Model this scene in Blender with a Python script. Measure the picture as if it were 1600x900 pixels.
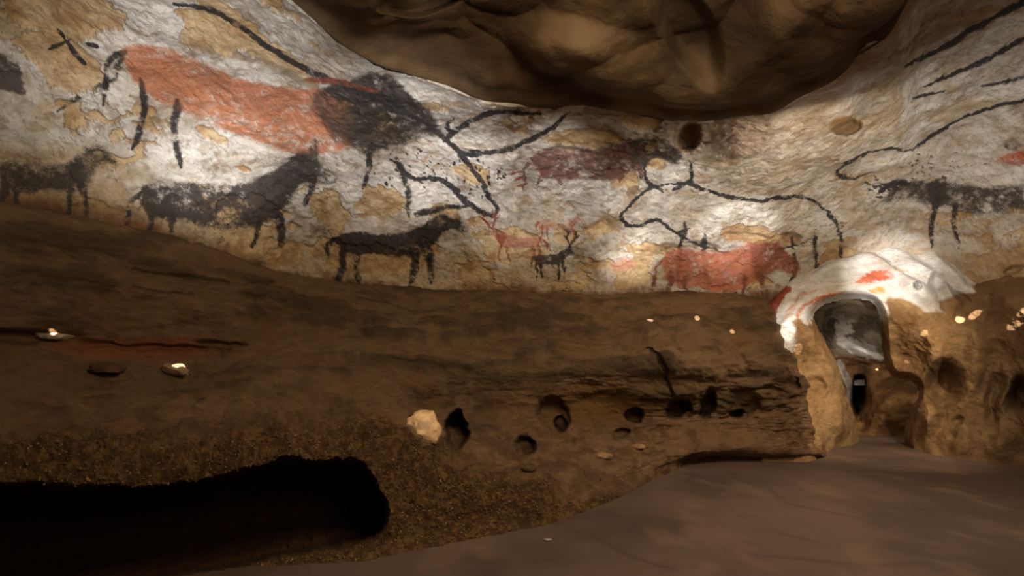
import bpy, math, random
import numpy as np
from mathutils import Vector

for o in list(bpy.data.objects):
    bpy.data.objects.remove(o)
SC = bpy.context.scene
COL = SC.collection

# ------------------------------------------------------------------ camera
PITCH = math.atan(110 / 800)
CP, SP = math.cos(PITCH), math.sin(PITCH)
CAM = np.array([0.0, 0.0, 1.5])
cd = bpy.data.cameras.new('camera')
cam = bpy.data.objects.new('camera', cd)
COL.objects.link(cam)
cam.location = (0, 0, 1.5)
cam.rotation_euler = (math.pi / 2 + PITCH, 0, 0)
cd.sensor_width = 36
cd.lens = 18.0            # 800 px focal length on a 1600 px wide frame
cd.clip_start = 0.05
SC.camera = cam

# ------------------------------------------------------------------ world, exposure
w = bpy.data.worlds.new('world')
SC.world = w
w.use_nodes = True
w.node_tree.nodes['Background'].inputs[0].default_value = (0.9, 0.72, 0.55, 1)
w.node_tree.nodes['Background'].inputs[1].default_value = 0.0
SC.view_settings.view_transform = 'Standard'
SC.view_settings.look = 'None'
SC.view_settings.gamma = 1
SC.view_settings.use_curve_mapping = False
SC.view_settings.exposure = 0.0
SC.cycles.max_bounces = 5
SC.cycles.diffuse_bounces = 4


def ray(px, py):
    x = (np.asarray(px, float) - 800) / 800
    y = (450 - np.asarray(py, float)) / 800
    return np.stack([x, CP - y * SP, SP + y * CP], -1)


def at(px, py, Y):
    """world point seen at a pixel of the photograph, at forward distance Y"""
    d = ray(px, py)
    t = np.asarray(Y, float) / d[..., 1]
    return CAM + d * t[..., None]


def at_z(px, py, z):
    d = ray(px, py)
    t = (np.asarray(z, float) - CAM[2]) / d[..., 2]
    return CAM + d * t[..., None]


def proj(P):
    q = P - CAM
    zc = q[..., 1] * CP + q[..., 2] * SP
    yc = -q[..., 1] * SP + q[..., 2] * CP
    zc = np.where(zc < 0.05, 0.05, zc)
    return 800 + 800 * q[..., 0] / zc, 450 - 800 * yc / zc


# ------------------------------------------------------------------ lights
def spot(loc, target, power, angle, blend=0.6, color=(1, 0.93, 0.84), size=0.05):
    l = bpy.data.lights.new('spotlight', 'SPOT')
    l.energy = power
    l.spot_size = math.radians(angle)
    l.spot_blend = blend
    l.color = color
    l.shadow_soft_size = size
    o = bpy.data.objects.new('spotlight', l)
    COL.objects.link(o)
    o.location = loc
    o.rotation_euler = (Vector(target) - Vector(loc)).to_track_quat('-Z', 'Y').to_euler()
    return o


def area(loc, target, power, sx, sy, color=(1, 0.85, 0.65)):
    l = bpy.data.lights.new('fill_light', 'AREA')
    l.shape = 'RECTANGLE'
    l.size, l.size_y = sx, sy
    l.energy = power
    l.color = color
    o = bpy.data.objects.new('fill_light', l)
    COL.objects.link(o)
    o.location = loc
    o.rotation_euler = (Vector(target) - Vector(loc)).to_track_quat('-Z', 'Y').to_euler()
    return o


def aim(px, py, Y):
    return tuple(at(px, py, Y))


#LIGHTS
WHITE = (1, 0.965, 0.93)
spot((-0.8, 0.4, 2.2), aim(60, 60, 3.5), 230, 66, 0.9, (1, 0.88, 0.72))
spot((-0.2, 1.2, 1.9), aim(330, 150, 4.7), 820, 38, 0.9, WHITE)
spot((-0.6, 1.6, 2.1), aim(345, 250, 5.4), 760, 19, 0.9, WHITE)
spot((0.2, 1.4, 1.9), aim(620, 205, 6.2), 860, 32, 0.9, WHITE)
spot((0.9, 1.8, 1.9), aim(680, 265, 6.9), 900, 17, 0.9, WHITE)
spot((1.0, 1.8, 1.9), aim(820, 300, 7.4), 850, 25, 0.8, WHITE)
spot((1.8, 2.6, 1.9), aim(1010, 320, 7.6), 800, 25, 0.8, WHITE)
spot((2.3, 3.0, 1.8), aim(985, 400, 8.2), 1300, 13, 1.0, WHITE)
spot((2.5, 3.0, 1.8), aim(1140, 362, 8.2), 1300, 18, 0.8, WHITE)
spot((3.4, 3.5, 1.9), aim(1385, 425, 8.4), 2100, 16, 0.8, WHITE)
spot((3.4, 4.2, 1.6), aim(1235, 505, 8.6), 650, 10, 0.7, WHITE)
spot((2.0, 1.0, 1.9), aim(1545, 265, 5.8), 900, 36, 0.9, (1, 0.94, 0.86))
spot((2.0, 1.8, 1.9), aim(1270, 260, 6.6), 330, 32, 0.9, (1, 0.9, 0.78))
# dim warm light that fills the lower cave
area((0.6, 1.4, 3.7), (0.2, 5.2, 0.4), 105, 1.6, 1.0, (1, 0.80, 0.56))
area((2.2, -1.0, 3.2), (1.2, 6, 0.8), 45, 2.5, 1.5, (1, 0.80, 0.56))
area((3.6, 4.4, 3.3), (3.9, 8.0, 0.5), 95, 1.2, 1.2, (1, 0.82, 0.60))
spot((5.6, 5.2, 2.9), aim(1330, 630, 9), 620, 62, 1.0, (1, 0.84, 0.62))
# up-light on the ceiling rock
spot((1.2, 1.2, 2.2), aim(1130, 60, 3.9), 80, 20, 1.0, (1, 0.92, 0.82))
spot((0.5, 1.2, 2.4), aim(690, -8, 3.5), 130, 9, 0.7, (1, 0.92, 0.8))
# inside the passage
spot((6.1, 9.3, 1.7), aim(1352, 548, 10.9), 60, 50, 0.9, WHITE)
spot((6.3, 9.2, 1.2), aim(1345, 500, 10.3), 26, 90, 0.9, (1, 0.9, 0.78))
spot((6.6, 8.9, 2.0), aim(1385, 650, 10.3), 60, 80, 0.9, (1, 0.84, 0.62))
#ENDLIGHTS


# ------------------------------------------------------------------ numpy noise
def _hash(ix, iy, iz):
    n = (ix * 374761393 + iy * 668265263 + iz * 2147483647 * 3) & 0xFFFFFFFF
    n = ((n ^ (n >> 13)) * 1274126177) & 0xFFFFFFFF
    n = ((n ^ (n >> 16)) * 2246822519) & 0xFFFFFFFF
    return ((n ^ (n >> 15)) & 0xFFFFFF) / 16777215.0 * 2 - 1


def vnoise(P):
    i = np.floor(P).astype(np.int64)
    f = P - i
    f = f * f * f * (f * (f * 6 - 15) + 10)
    i = i + 1000
    x, y, z = i[..., 0], i[..., 1], i[..., 2]
    fx, fy, fz = f[..., 0], f[..., 1], f[..., 2]
    r = 0
    for dx in (0, 1):
        wx = fx if dx else 1 - fx
        for dy in (0, 1):
            wy = fy if dy else 1 - fy
            for dz in (0, 1):
                wz = fz if dz else 1 - fz
                r = r + wx * wy * wz * _hash(x + dx, y + dy, z + dz)
    return r


def fbm(P, scale, octaves=4, gain=0.5, seed=0.0, stretch=(1, 1, 1)):
    Q = P * scale * np.array(stretch) + seed * 17.31
    a, s, r = 1.0, 0.0, 0
    for k in range(octaves):
        r = r + a * vnoise(Q)
        s += a
        Q = Q * 2.03 + 11.7
        a *= gain
    return r / s * 1.6


def ridged(P, scale, octaves=4, seed=0.0, stretch=(1, 1, 1)):
    Q = P * scale * np.array(stretch) + seed * 13.7
    a, s, r = 1.0, 0.0, 0
    for k in range(octaves):
        r = r + a * (1 - np.abs(vnoise(Q)) * 2)
        s += a
        Q = Q * 2.1 + 7.7
        a *= 0.5
    return r / s


def sstep(a, b, x):
    t = np.clip((x - a) / (b - a), 0, 1)
    return t * t * (3 - 2 * t)


def lin(r, g, b):
    c = np.array([r, g, b], float) / 255
    return np.where(c <= 0.04045, c / 12.92, ((c + 0.055) / 1.055) ** 2.4)


def mix(a, b, t):
    return a + (b - a) * np.asarray(t)[..., None]


# ------------------------------------------------------------------ surfaces
def hermite(xs, ys, x):
    xs = np.asarray(xs, float); ys = np.asarray(ys, float)
    d = np.diff(ys) / np.diff(xs)
    m = np.empty_like(ys)
    m[0], m[-1] = d[0], d[-1]
    for i in range(1, len(ys) - 1):
        m[i] = 0 if d[i - 1] * d[i] <= 0 else 2 * d[i - 1] * d[i] / (d[i - 1] + d[i])
    i = np.clip(np.searchsorted(xs, x) - 1, 0, len(xs) - 2)
    h = xs[i + 1] - xs[i]
    t = (x - xs[i]) / h
    return ((1 + 2 * t) * (1 - t) ** 2 * ys[i] + t * (1 - t) ** 2 * h * m[i]
            + t * t * (3 - 2 * t) * ys[i + 1] + t * t * (t - 1) * h * m[i + 1])


def row(pts, cols):
    """world points of one feature line measured in the photograph: (px, py, forward distance)"""
    p = np.array(pts, float)
    return at(cols, hermite(p[:, 0], p[:, 1], cols), hermite(p[:, 0], p[:, 2], cols))


def loft(rows, counts):
    """smooth surface through world-space feature lines; rows[k] is (ncols, 3)"""
    R = np.stack(rows)
    n = len(rows)
    M = np.empty_like(R)
    M[0], M[-1] = R[1] - R[0], R[-1] - R[-2]
    for k in range(1, n - 1):
        a, b = R[k] - R[k - 1], R[k + 1] - R[k]
        la = np.linalg.norm(a, axis=-1, keepdims=True); lb = np.linalg.norm(b, axis=-1, keepdims=True)
        M[k] = (a / (la + 1e-6) + b / (lb + 1e-6)) * 0.5
    out = []
    for k in range(n - 1):
        L = np.linalg.norm(R[k + 1] - R[k], axis=-1, keepdims=True)
        m0 = M[k] if k == 0 else M[k] * L
        m1 = M[k + 1] if k + 1 == n - 1 else M[k + 1] * L
        for j in range(counts[k] + (1 if k == n - 2 else 0)):
            t = j / counts[k]
            out.append((1 + 2 * t) * (1 - t) ** 2 * R[k] + t * (1 - t) ** 2 * m0
                       + t * t * (3 - 2 * t) * R[k + 1] + t * t * (t - 1) * m1)
    return np.stack(out)


def columns(spec):
    out = []
    for a, b, step in spec:
        out.append(np.arange(a, b, step))
    out.append(np.array([spec[-1][1]], float))
    return np.concatenate(out).astype(float)


def grid_normals(P):
    du = np.gradient(P, axis=1)
    dv = np.gradient(P, axis=0)
    n = np.cross(du, dv)
    n /= np.linalg.norm(n, axis=-1, keepdims=True) + 1e-12
    s = np.sign(np.sum(n * (CAM - P), -1))
    if np.mean(s) < 0:
        n = -n
    return n


def mesh_from(name, V, F, mat, normals=None, attrs=None, parent=None):
    used, inv = np.unique(F.ravel(), return_inverse=True)
    V = V[used]
    F = inv.reshape(F.shape)
    me = bpy.data.meshes.new(name)
    nf, k = F.shape
    me.vertices.add(len(V))
    me.vertices.foreach_set('co', V.astype(np.float32).ravel())
    me.loops.add(nf * k)
    me.loops.foreach_set('vertex_index', F.astype(np.int32).ravel())
    me.polygons.add(nf)
    me.polygons.foreach_set('loop_start', np.arange(0, nf * k, k, dtype=np.int32))
    me.update(calc_edges=True)
    me.polygons.foreach_set('use_smooth', np.ones(nf, bool))
    for an, arr in (attrs or {}).items():
        a = me.attributes.new(an, 'FLOAT_COLOR', 'POINT')
        c = arr[used]
        if c.shape[1] == 3:
            c = np.concatenate([c, np.ones((len(c), 1))], 1)
        a.data.foreach_set('color', c.astype(np.float32).ravel())
    if normals is not None:
        me.normals_split_custom_set_from_vertices(normals[used].tolist())
    me.materials.append(mat)
    o = bpy.data.objects.new(name, me)
    COL.objects.link(o)
    if parent is not None:
        o.parent = parent
    return o


def grid_faces(nr, nc):
    i = np.arange(nr * nc).reshape(nr, nc)
    return np.stack([i[:-1, :-1], i[1:, :-1], i[1:, 1:], i[:-1, 1:]], -1).reshape(-1, 4)


def orient(V, F):
    """flip faces so that they look towards the inside of the cave"""
    a, b, c = V[F[:, 0]], V[F[:, 1]], V[F[:, 2]]
    n = np.cross(b - a, c - a)
    s = np.sum(n * (CAM - a), -1)
    return F if np.sum(s > 0) > len(F) / 2 else F[:, ::-1]


# ------------------------------------------------------------------ materials
def nodes_of(name):
    m = bpy.data.materials.new(name)
    m.use_nodes = True
    nt = m.node_tree
    for n in list(nt.nodes):
        nt.nodes.remove(n)
    out = nt.nodes.new('ShaderNodeOutputMaterial')
    b = nt.nodes.new('ShaderNodeBsdfPrincipled')
    nt.links.new(b.outputs[0], out.inputs[0])
    return m, nt, b


def add(nt, t, **kw):
    n = nt.nodes.new(t)
    for k, v in kw.items():
        setattr(n, k, v)
    return n


def val(nt, op, a, b=None, c=None, clamp=False):
    n = add(nt, 'ShaderNodeMath', operation=op, use_clamp=clamp)
    for i, v in enumerate((a, b, c)):
        if v is None:
            continue
        if isinstance(v, (int, float)):
            n.inputs[i].default_value = v
        else:
            nt.links.new(v, n.inputs[i])
    return n.outputs[0]


def rock_material(name, bump1=0.02, bump2=0.006, rough=0.85, s1=9.0, s2=45.0, contrast=0.35, pigment=True,
                  spec=0.25, stretch=(1, 1, 1), tint=(0.62, 0.5, 0.36)):
    m, nt, b = nodes_of(name)
    L = nt.links.new
    geo = add(nt, 'ShaderNodeTexCoord')
    mp = add(nt, 'ShaderNodeMapping')
    mp.inputs['Scale'].default_value = stretch
    L(geo.outputs['Object'], mp.inputs['Vector'])
    P = mp.outputs[0]

    def noise(scale, detail=6, rough=0.6, dist=0.0):
        n = add(nt, 'ShaderNodeTexNoise')
        n.inputs['Scale'].default_value = scale
        n.inputs['Detail'].default_value = detail
        n.inputs['Roughness'].default_value = rough
        n.inputs['Distortion'].default_value = dist
        L(P, n.inputs['Vector'])
        return n.outputs['Fac']
    n1 = noise(s1, 8, 0.65, 0.4)
    n2 = noise(s2, 6, 0.7)
    n3 = noise(s1 * 0.35, 5, 0.55, 0.8)
    col = add(nt, 'ShaderNodeAttribute', attribute_name='col')
    # mottling: lighten / stain
    f = val(nt, 'MULTIPLY_ADD', n1, contrast * 2, 1 - contrast)
    f2 = val(nt, 'MULTIPLY_ADD', n2, contrast * 1.2, 1 - contrast * 0.6)
    ff = val(nt, 'MULTIPLY', f, f2)
    sc = add(nt, 'ShaderNodeVectorMath', operation='SCALE')
    L(col.outputs['Color'], sc.inputs[0]); L(ff, sc.inputs['Scale'])
    st = add(nt, 'ShaderNodeMix', data_type='RGBA', blend_type='MULTIPLY')
    sf = val(nt, 'MULTIPLY_ADD', n3, 3.2, -1.45, clamp=True)
    sf = val(nt, 'MULTIPLY', sf, 0.55)
    L(sf, st.inputs[0]); L(sc.outputs[0], st.inputs[6]); st.inputs[7].default_value = (*tint, 1)
    base = st.outputs[2]
    if pigment:
        pig = add(nt, 'ShaderNodeAttribute', attribute_name='pig')
        n4 = noise(s2 * 1.6, 5, 0.75)
        # dry pigment: alpha eaten by grain
        g = val(nt, 'MULTIPLY_ADD', n4, 2.2, -1.1)
        g2 = val(nt, 'MULTIPLY_ADD', n1, 1.4, -0.7)
        gg = val(nt, 'ADD', g, g2)
        a = val(nt, 'MULTIPLY_ADD', gg, 0.48, pig.outputs['Alpha'])
        a = val(nt, 'MULTIPLY', a, 1.25)
        mr = add(nt, 'ShaderNodeMapRange', interpolation_type='SMOOTHSTEP')
        mr.inputs[1].default_value = 0.15; mr.inputs[2].default_value = 1.05
        mr.inputs[3].default_value = 0.0; mr.inputs[4].default_value = 0.96
        L(a, mr.inputs[0])
        gate = val(nt, 'MULTIPLY', pig.outputs['Alpha'], 8.0, clamp=True)
        a = val(nt, 'MULTIPLY', mr.outputs[0], gate)
        ps = add(nt, 'ShaderNodeVectorMath', operation='SCALE')
        L(pig.outputs['Color'], ps.inputs[0]); L(f2, ps.inputs['Scale'])
        mx = add(nt, 'ShaderNodeMix', data_type='RGBA')
        L(a, mx.inputs[0]); L(base, mx.inputs[6]); L(ps.outputs[0], mx.inputs[7])
        base = mx.outputs[2]
    L(base, b.inputs['Base Color'])
    b.inputs['Roughness'].default_value = rough
    b.inputs['Specular IOR Level'].default_value = spec
    bp1 = add(nt, 'ShaderNodeBump'); bp1.inputs['Distance'].default_value = bump1
    bp1.inputs['Strength'].default_value = 1.0
    L(n1, bp1.inputs['Height'])
    bp2 = add(nt, 'ShaderNodeBump'); bp2.inputs['Distance'].default_value = bump2
    bp2.inputs['Strength'].default_value = 1.0
    L(n2, bp2.inputs['Height']); L(bp1.outputs[0], bp2.inputs['Normal'])
    L(bp2.outputs[0], b.inputs['Normal'])
    return m


M_CALCITE = rock_material('painted calcite', 0.05, 0.018, 0.8, 7.0, 38.0, 0.30, True, 0.3)
M_CLAY = rock_material('brown cave clay', 0.07, 0.022, 0.85, 6.0, 42.0, 0.42, True, 0.3, (1, 1, 1.9), (0.56, 0.45, 0.34))
M_SOIL = rock_material('rough soil', 0.03, 0.02, 0.95, 14.0, 70.0, 0.5, False, 0.15)
M_CEIL = rock_material('ceiling rock', 0.03, 0.006, 0.8, 3.0, 30.0, 0.18, False, 0.3)
M_FLOOR = rock_material('packed floor', 0.01, 0.003, 0.75, 3.0, 90.0, 0.12, False, 0.3, (1, 1, 1), (0.75, 0.68, 0.62))
M_STONE = rock_material('loose stone', 0.01, 0.004, 0.7, 14.0, 80.0, 0.3, False, 0.3)


# ------------------------------------------------------------------ brushes (work on vertex coordinates of a wall)
def smooth_line(pts, closed=False, n=8):
    p = np.array(pts, float)
    if len(p) < 3:
        return p
    if closed:
        p = np.vstack([p[-1], p, p[0], p[1]])
    else:
        p = np.vstack([2 * p[0] - p[1], p, 2 * p[-1] - p[-2]])
    out = []
    for i in range(1, len(p) - 2):
        for k in range(n):
            t = k / n
            out.append(0.5 * ((2 * p[i]) + (-p[i - 1] + p[i + 1]) * t + (2 * p[i - 1] - 5 * p[i] + 4 * p[i + 1] - p[i + 2]) * t * t
                              + (-p[i - 1] + 3 * p[i] - 3 * p[i + 1] + p[i + 2]) * t ** 3))
    if not closed:
        out.append(p[-2])
    return np.array(out)


def seg_dist(x, y, line):
    best = np.full(x.shape, 1e9); par = np.zeros(x.shape)
    n = len(line) - 1
    for i in range(n):
        a, b = line[i], line[i + 1]
        d = b - a
        l2 = d @ d + 1e-9
        t = np.clip(((x - a[0]) * d[0] + (y - a[1]) * d[1]) / l2, 0, 1)
        q = np.hypot(x - a[0] - t * d[0], y - a[1] - t * d[1])
        m = q < best
        best = np.where(m, q, best)
        par = np.where(m, (i + t) / n, par)
    return best, par


def poly_sd(x, y, poly):
    """signed distance, positive inside"""
    ins = np.zeros(x.shape, bool)
    n = len(poly)
    for i in range(n):
        a, b = poly[i], poly[(i + 1) % n]
        c = (a[1] > y) != (b[1] > y)
        with np.errstate(divide='ignore', invalid='ignore'):
            xx = (b[0] - a[0]) * (y - a[1]) / (b[1] - a[1] + 1e-12) + a[0]
        ins ^= c & (x < xx)
    d, _ = seg_dist(x, y, np.vstack([poly, poly[:1]]))
    return np.where(ins, d, -d)


class Canvas:
    """pigment on the vertices of one wall: colour, strength and which figure it belongs to"""

    def __init__(s, P, seed=3.0):
        s.x0, s.y0 = proj(P)
        s.shape = s.x0.shape
        s.x = (s.x0 + 2.4 * fbm(P, 5.0, 3, 0.6, seed) + 1.3 * fbm(P, 22.0, 2, 0.6, seed + 3)).ravel()
        s.y = (s.y0 + 2.4 * fbm(P, 5.0, 3, 0.6, seed + 5) + 1.3 * fbm(P, 22.0, 2, 0.6, seed + 7)).ravel()
        s.g = fbm(P, 16.0, 3, 0.6, seed + 9).ravel()
        s.g2 = fbm(P, 3.0, 3, 0.5, seed + 13).ravel()
        n = s.x.size
        s.col = np.zeros((n, 3)); s.a = np.zeros(n)
        s.fig = np.zeros(n, int); s.fa = np.zeros(n)
        s.cur = 0
        s.names = [None]

    def figure(s, name, label):
        s.names.append((name, label)); s.cur = len(s.names) - 1

    def _put(s, idx, al, color):
        al = np.clip(al, 0, 1)
        na = al + s.a[idx] * (1 - al)
        k = np.where(na > 1e-4, al / np.maximum(na, 1e-4), 0)
        s.col[idx] = s.col[idx] * (1 - k)[:, None] + np.array(color) * k[:, None]
        s.a[idx] = na
        m = al > np.maximum(s.fa[idx] * 0.9, 0.14)
        ii = idx[m]
        s.fig[ii] = s.cur
        s.fa[idx] = np.maximum(s.fa[idx], al)

    def stroke(s, pts, w, color, alpha=0.95, soft=0.5, rough=0.35, taper=(0.5, 0.5)):
        L = smooth_line(pts)
        mw = (max(w) if isinstance(w, (list, tuple)) else w) + 6
        x0, y0 = L.min(0) - mw; x1, y1 = L.max(0) + mw
        idx = np.nonzero((s.x > x0) & (s.x < x1) & (s.y > y0) & (s.y < y1))[0]
        if not len(idx):
            return
        d, t = seg_dist(s.x[idx], s.y[idx], L)
        ww = np.interp(t, np.linspace(0, 1, len(w)), w) if isinstance(w, (list, tuple)) else np.full(len(idx), float(w))
        ww = ww * 0.5 * (taper[0] + (1 - taper[0]) * sstep(0, 0.12, t)) * (taper[1] + (1 - taper[1]) * sstep(0, 0.12, 1 - t))
        ww = ww * (1 + 0.35 * s.g2[idx] + 0.40 * s.g[idx])
        al = 1 - sstep(ww * (1 - soft), ww * (1 + soft) + 0.8, d)
        rough = rough + 0.13
        al = al * alpha * (1 - rough * np.clip(s.g[idx] + 0.15, 0, 1) * 1.5)
        s._put(idx, al, color)

    def blob(s, pts, color, alpha=0.9, feather=8, rough=0.3, smooth=True):
        Q = smooth_line(pts, True, 5) if smooth else np.array(pts, float)
        x0, y0 = Q.min(0) - feather; x1, y1 = Q.max(0) + feather
        idx = np.nonzero((s.x > x0) & (s.x < x1) & (s.y > y0) & (s.y < y1))[0]
        if not len(idx):
            return
        sd = poly_sd(s.x[idx], s.y[idx], Q)
        al = sstep(-feather * 0.5, feather * 0.5, sd + feather * 0.30 * s.g2[idx] + feather * 0.30 * s.g[idx])
        rough = rough + 0.15
        al = al * alpha * (1 - rough * np.clip(0.6 * s.g[idx] + 0.6 * s.g2[idx] + 0.1, 0, 1) * 1.4)
        s._put(idx, al, color)

    def dots(s, cx, cy, rx, ry, n, color, r=(1.5, 3), seed=1, ang=0.6):
        rnd = random.Random(seed)
        for k in range(n):
            a = rnd.uniform(0, 6.28); q = math.sqrt(rnd.random())
            x = cx + rx * q * math.cos(a); y = cy + ry * q * math.sin(a)
            l = rnd.uniform(*r); t = ang + rnd.uniform(-0.5, 0.5)
            s.stroke([(x, y), (x + l * 1.6 * math.cos(t), y + l * 1.6 * math.sin(t))], l * 1.4, color, 0.85, 0.4, 0.1, (1, 1))


def build_wall(name, P, base, cv, mat, label=None, keep=None, figures=True):
    """one wall of the setting; faces that carry a painted figure become child parts of it"""
    nr, nc = P.shape[:2]
    V = P.reshape(-1, 3)
    N = grid_normals(P).reshape(-1, 3)
    F = grid_faces(nr, nc)
    if keep is not None:
        F = F[keep.ravel()[F].all(1)]
    F = orient(V, F)
    attrs = {'col': base.reshape(-1, 3)}
    if cv is not None:
        attrs['pig'] = np.concatenate([cv.col, cv.a[:, None]], 1)
    if cv is None or not figures:
        o = mesh_from(name, V, F, mat, N, attrs)
        o['kind'] = 'structure'
        if label: o['label'] = label
        return o
    ff = cv.fig[F].max(1)
    o = mesh_from(name, V, F[ff == 0], mat, N, attrs)
    o['kind'] = 'structure'
    if label: o['label'] = label
    for k in range(1, len(cv.names)):
        sel = F[ff == k]
        if len(sel) < 8:
            continue
        c = mesh_from(cv.names[k][0], V, sel, mat, N, attrs, parent=o)
        if cv.names[k][1]:
            c['label'] = cv.names[k][1]
    return o


def ell(x, y, cx, cy, rx, ry, rot=0.0):
    c, s_ = math.cos(rot), math.sin(rot)
    u = ((x - cx) * c + (y - cy) * s_) / rx
    v = (-(x - cx) * s_ + (y - cy) * c) / ry
    return np.sqrt(u * u + v * v)


def push(P, amount):
    """move points away from (+) or towards (-) the middle of the chamber"""
    d = P - CAM
    d = d / np.linalg.norm(d, axis=-1, keepdims=True)
    return P + d * np.asarray(amount)[..., None]


# ================================================================== SETTING
# feature lines of the chamber: (px, py, forward distance in metres)
TOP = [(-600, -900, 1.0), (-200, -500, 1.7), (0, -330, 2.05), (200, -150, 2.65), (340, -75, 3.05), (450, -5, 3.45), (480, 20, 3.6),
       (540, 72, 3.95), (600, 103, 4.3), (650, 118, 4.5), (700, 133, 4.7), (760, 156, 4.85), (800, 160, 4.95), (850, 167, 5.05),
       (900, 163, 5.1), (960, 171, 5.2), (1010, 179, 5.25), (1060, 186, 5.3), (1110, 186, 5.3), (1150, 180, 5.2), (1200, 176, 5.1),
       (1250, 150, 4.9), (1300, 126, 4.6), (1322, 108, 4.4), (1345, 80, 4.2), (1390, 50, 3.9), (1412, 10, 3.55), (1440, -40, 3.3), (1500, -100, 2.95),
       (1600, -200, 2.4), (1900, -500, 1.6), (2200, -900, 1.0)]
LEDGE = [(-600, 170, 2.1), (-200, 268, 3.55), (0, 318, 4.4), (150, 345, 4.9), (300, 383, 5.6), (400, 415, 6.2), (500, 436, 6.9),
         (600, 447, 7.4), (700, 452, 7.8), (900, 456, 8.2), (1050, 459, 8.5), (1200, 458, 8.7), (1250, 450, 8.75), (1300, 440, 8.75),
         (1400, 436, 8.6), (1500, 448, 8.1), (1600, 455, 7.4), (1800, 440, 5.9), (2200, 380, 3.4)]


def line_at(L, x):
    p = np.array(L, float)
    return hermite(p[:, 0], p[:, 1], x), hermite(p[:, 0], p[:, 2], x)


# ------------------------------------------------------------------ the painted vault (left and right walls)
def vault(cols, nrows):
    ty, tY = line_at(TOP, cols)
    ly, lY = line_at(LEDGE, cols)
    rows_ = [at(cols, ly + 16, lY + 0.12)]
    for v in np.linspace(0, 1, nrows):
        rows_.append(at(cols, ly + (ty - ly) * v, lY - (lY - tY) * v ** 1.45))
    rows_.append(at(cols, ty - 25, tY + 0.15))
    P = np.stack(rows_)
    N = grid_normals(P)
    x, y = proj(P)
    d = 0.055 * fbm(P, 0.9, 3, 0.5, 1.0) + 0.028 * fbm(P, 3.2, 3, 0.55, 2.0) + 0.010 * fbm(P, 11.0, 3, 0.6, 3.0)
    # lumpy zone low on the left part of the wall
    lump = sstep(240, 330, y) * sstep(620, 420, x)
    d = d + lump * 0.06 * np.abs(fbm(P, 5.0, 3, 0.5, 4.0))
    # step-edged flakes where the calcite has come away
    fl = fbm(P, 1.5, 5, 0.55, 6.0, (1, 1, 1.7))
    flake = sstep(0.30, 0.345, fl)
    for (cx, cy, rx, ry, rot) in FLAKES:
        e = ell(x, y, cx, cy, rx, ry, rot) + 0.55 * fbm(P, 3.0, 5, 0.65, 8.0)
        flake = np.maximum(flake, 1 - sstep(0.94, 1.02, e))
    for (cx, cy, rx, ry, rot) in NOFLAKE:
        e = ell(x, y, cx, cy, rx, ry, rot)
        flake = flake * np.clip(sstep(0.85, 1.1, e) + FLK(x, y, P), 0, 1)
    d = d - 0.022 * flake
    d = d + 0.006 * fbm(P, 24.0, 2, 0.6, 3.5)
    P = P + N * d[..., None]
    amt = np.zeros(x.shape)
    for (cx, cy, rx, ry, rot, k, sh) in VAULT_DENTS:
        e = ell(x, y, cx, cy, rx, ry, rot) + 0.12 * fbm(P, 6.0, 3, 0.5, 9.0)
        amt += k * (1 - sstep(sh, 1.0, e))
    P = push(P, amt)
    return P, flake, fl


FLAKES = [(95, 30, 80, 38, 0.2), (90, 100, 70, 34, 0.5), (340, 28, 48, 18, 0.6), (345, 75, 22, 12, 0.7), (735, 265, 30, 17, 0.2), (600, 310, 42, 20, 0.1),
          (700, 335, 22, 20, 0), (225, 177, 20, 8, 0.1), (335, 215, 26, 9, 0.4), (375, 262, 22, 7, 0.2), (915, 215, 55, 14, 0.1), (1020, 245, 30, 16, 0.4),
          (560, 405, 90, 26, 0.1), (420, 395, 70, 20, 0.1), (520, 330, 40, 30, 0.6), (800, 385, 60, 30, 0.2), (1190, 372, 60, 14, 0.1)]
NOFLAKE = [(370, 165, 190, 75, 0.3), (1110, 335, 160, 55, 0), (700, 240, 90, 60, 0), (900, 300, 60, 60, 0), (1450, 190, 300, 130, -0.3)]


def FLK(x, y, P):
    f = 0
    for (cx, cy, rx, ry, rot) in FLAKES:
        e = ell(x, y, cx, cy, rx, ry, rot) + 0.55 * fbm(P, 3.0, 5, 0.65, 8.0)
        f = np.maximum(f, 1 - sstep(0.94, 1.02, e))
    return f


# dents (+) and bulges (-) of the vault: px, py, rx, ry, rotation, depth, edge
VAULT_DENTS = [(1076, 214, 20, 26, 0.4, 0.30, 0.55), (1152, 214, 58, 34, -0.1, -0.24, 0.0), (1320, 196, 26, 14, -0.1, 0.26, 0.6),
               (1360, 85, 34, 26, -0.5, -0.16, 0.2), (1238, 373, 16, 11, -0.1, 0.18, 0.5), (1100, 386, 36, 8, 0.2, 0.12, 0.5), (1170, 372, 40, 6, 0.1, 0.08, 0.5),
               (1583, 422, 18, 7, -0.3, 0.15, 0.5), (1265, 300, 120, 40, -0.4, 0.10, 0.0), (1400, 255, 70, 16, -0.3, -0.07, 0.0),
               (300, 300, 60, 22, 0.3, -0.06, 0.0), (430, 320, 60, 34, 0.1, -0.06, 0.0), (880, 232, 60, 5, 0.1, 0.05, 0.3)]

WHITE_C = lin(222, 218, 212); GREY_C = lin(184, 178, 170); OCHRE = lin(206, 178, 134); STAIN = lin(190, 170, 140); TAN = lin(170, 138, 100)
BROWNC = lin(112, 78, 48)


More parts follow.
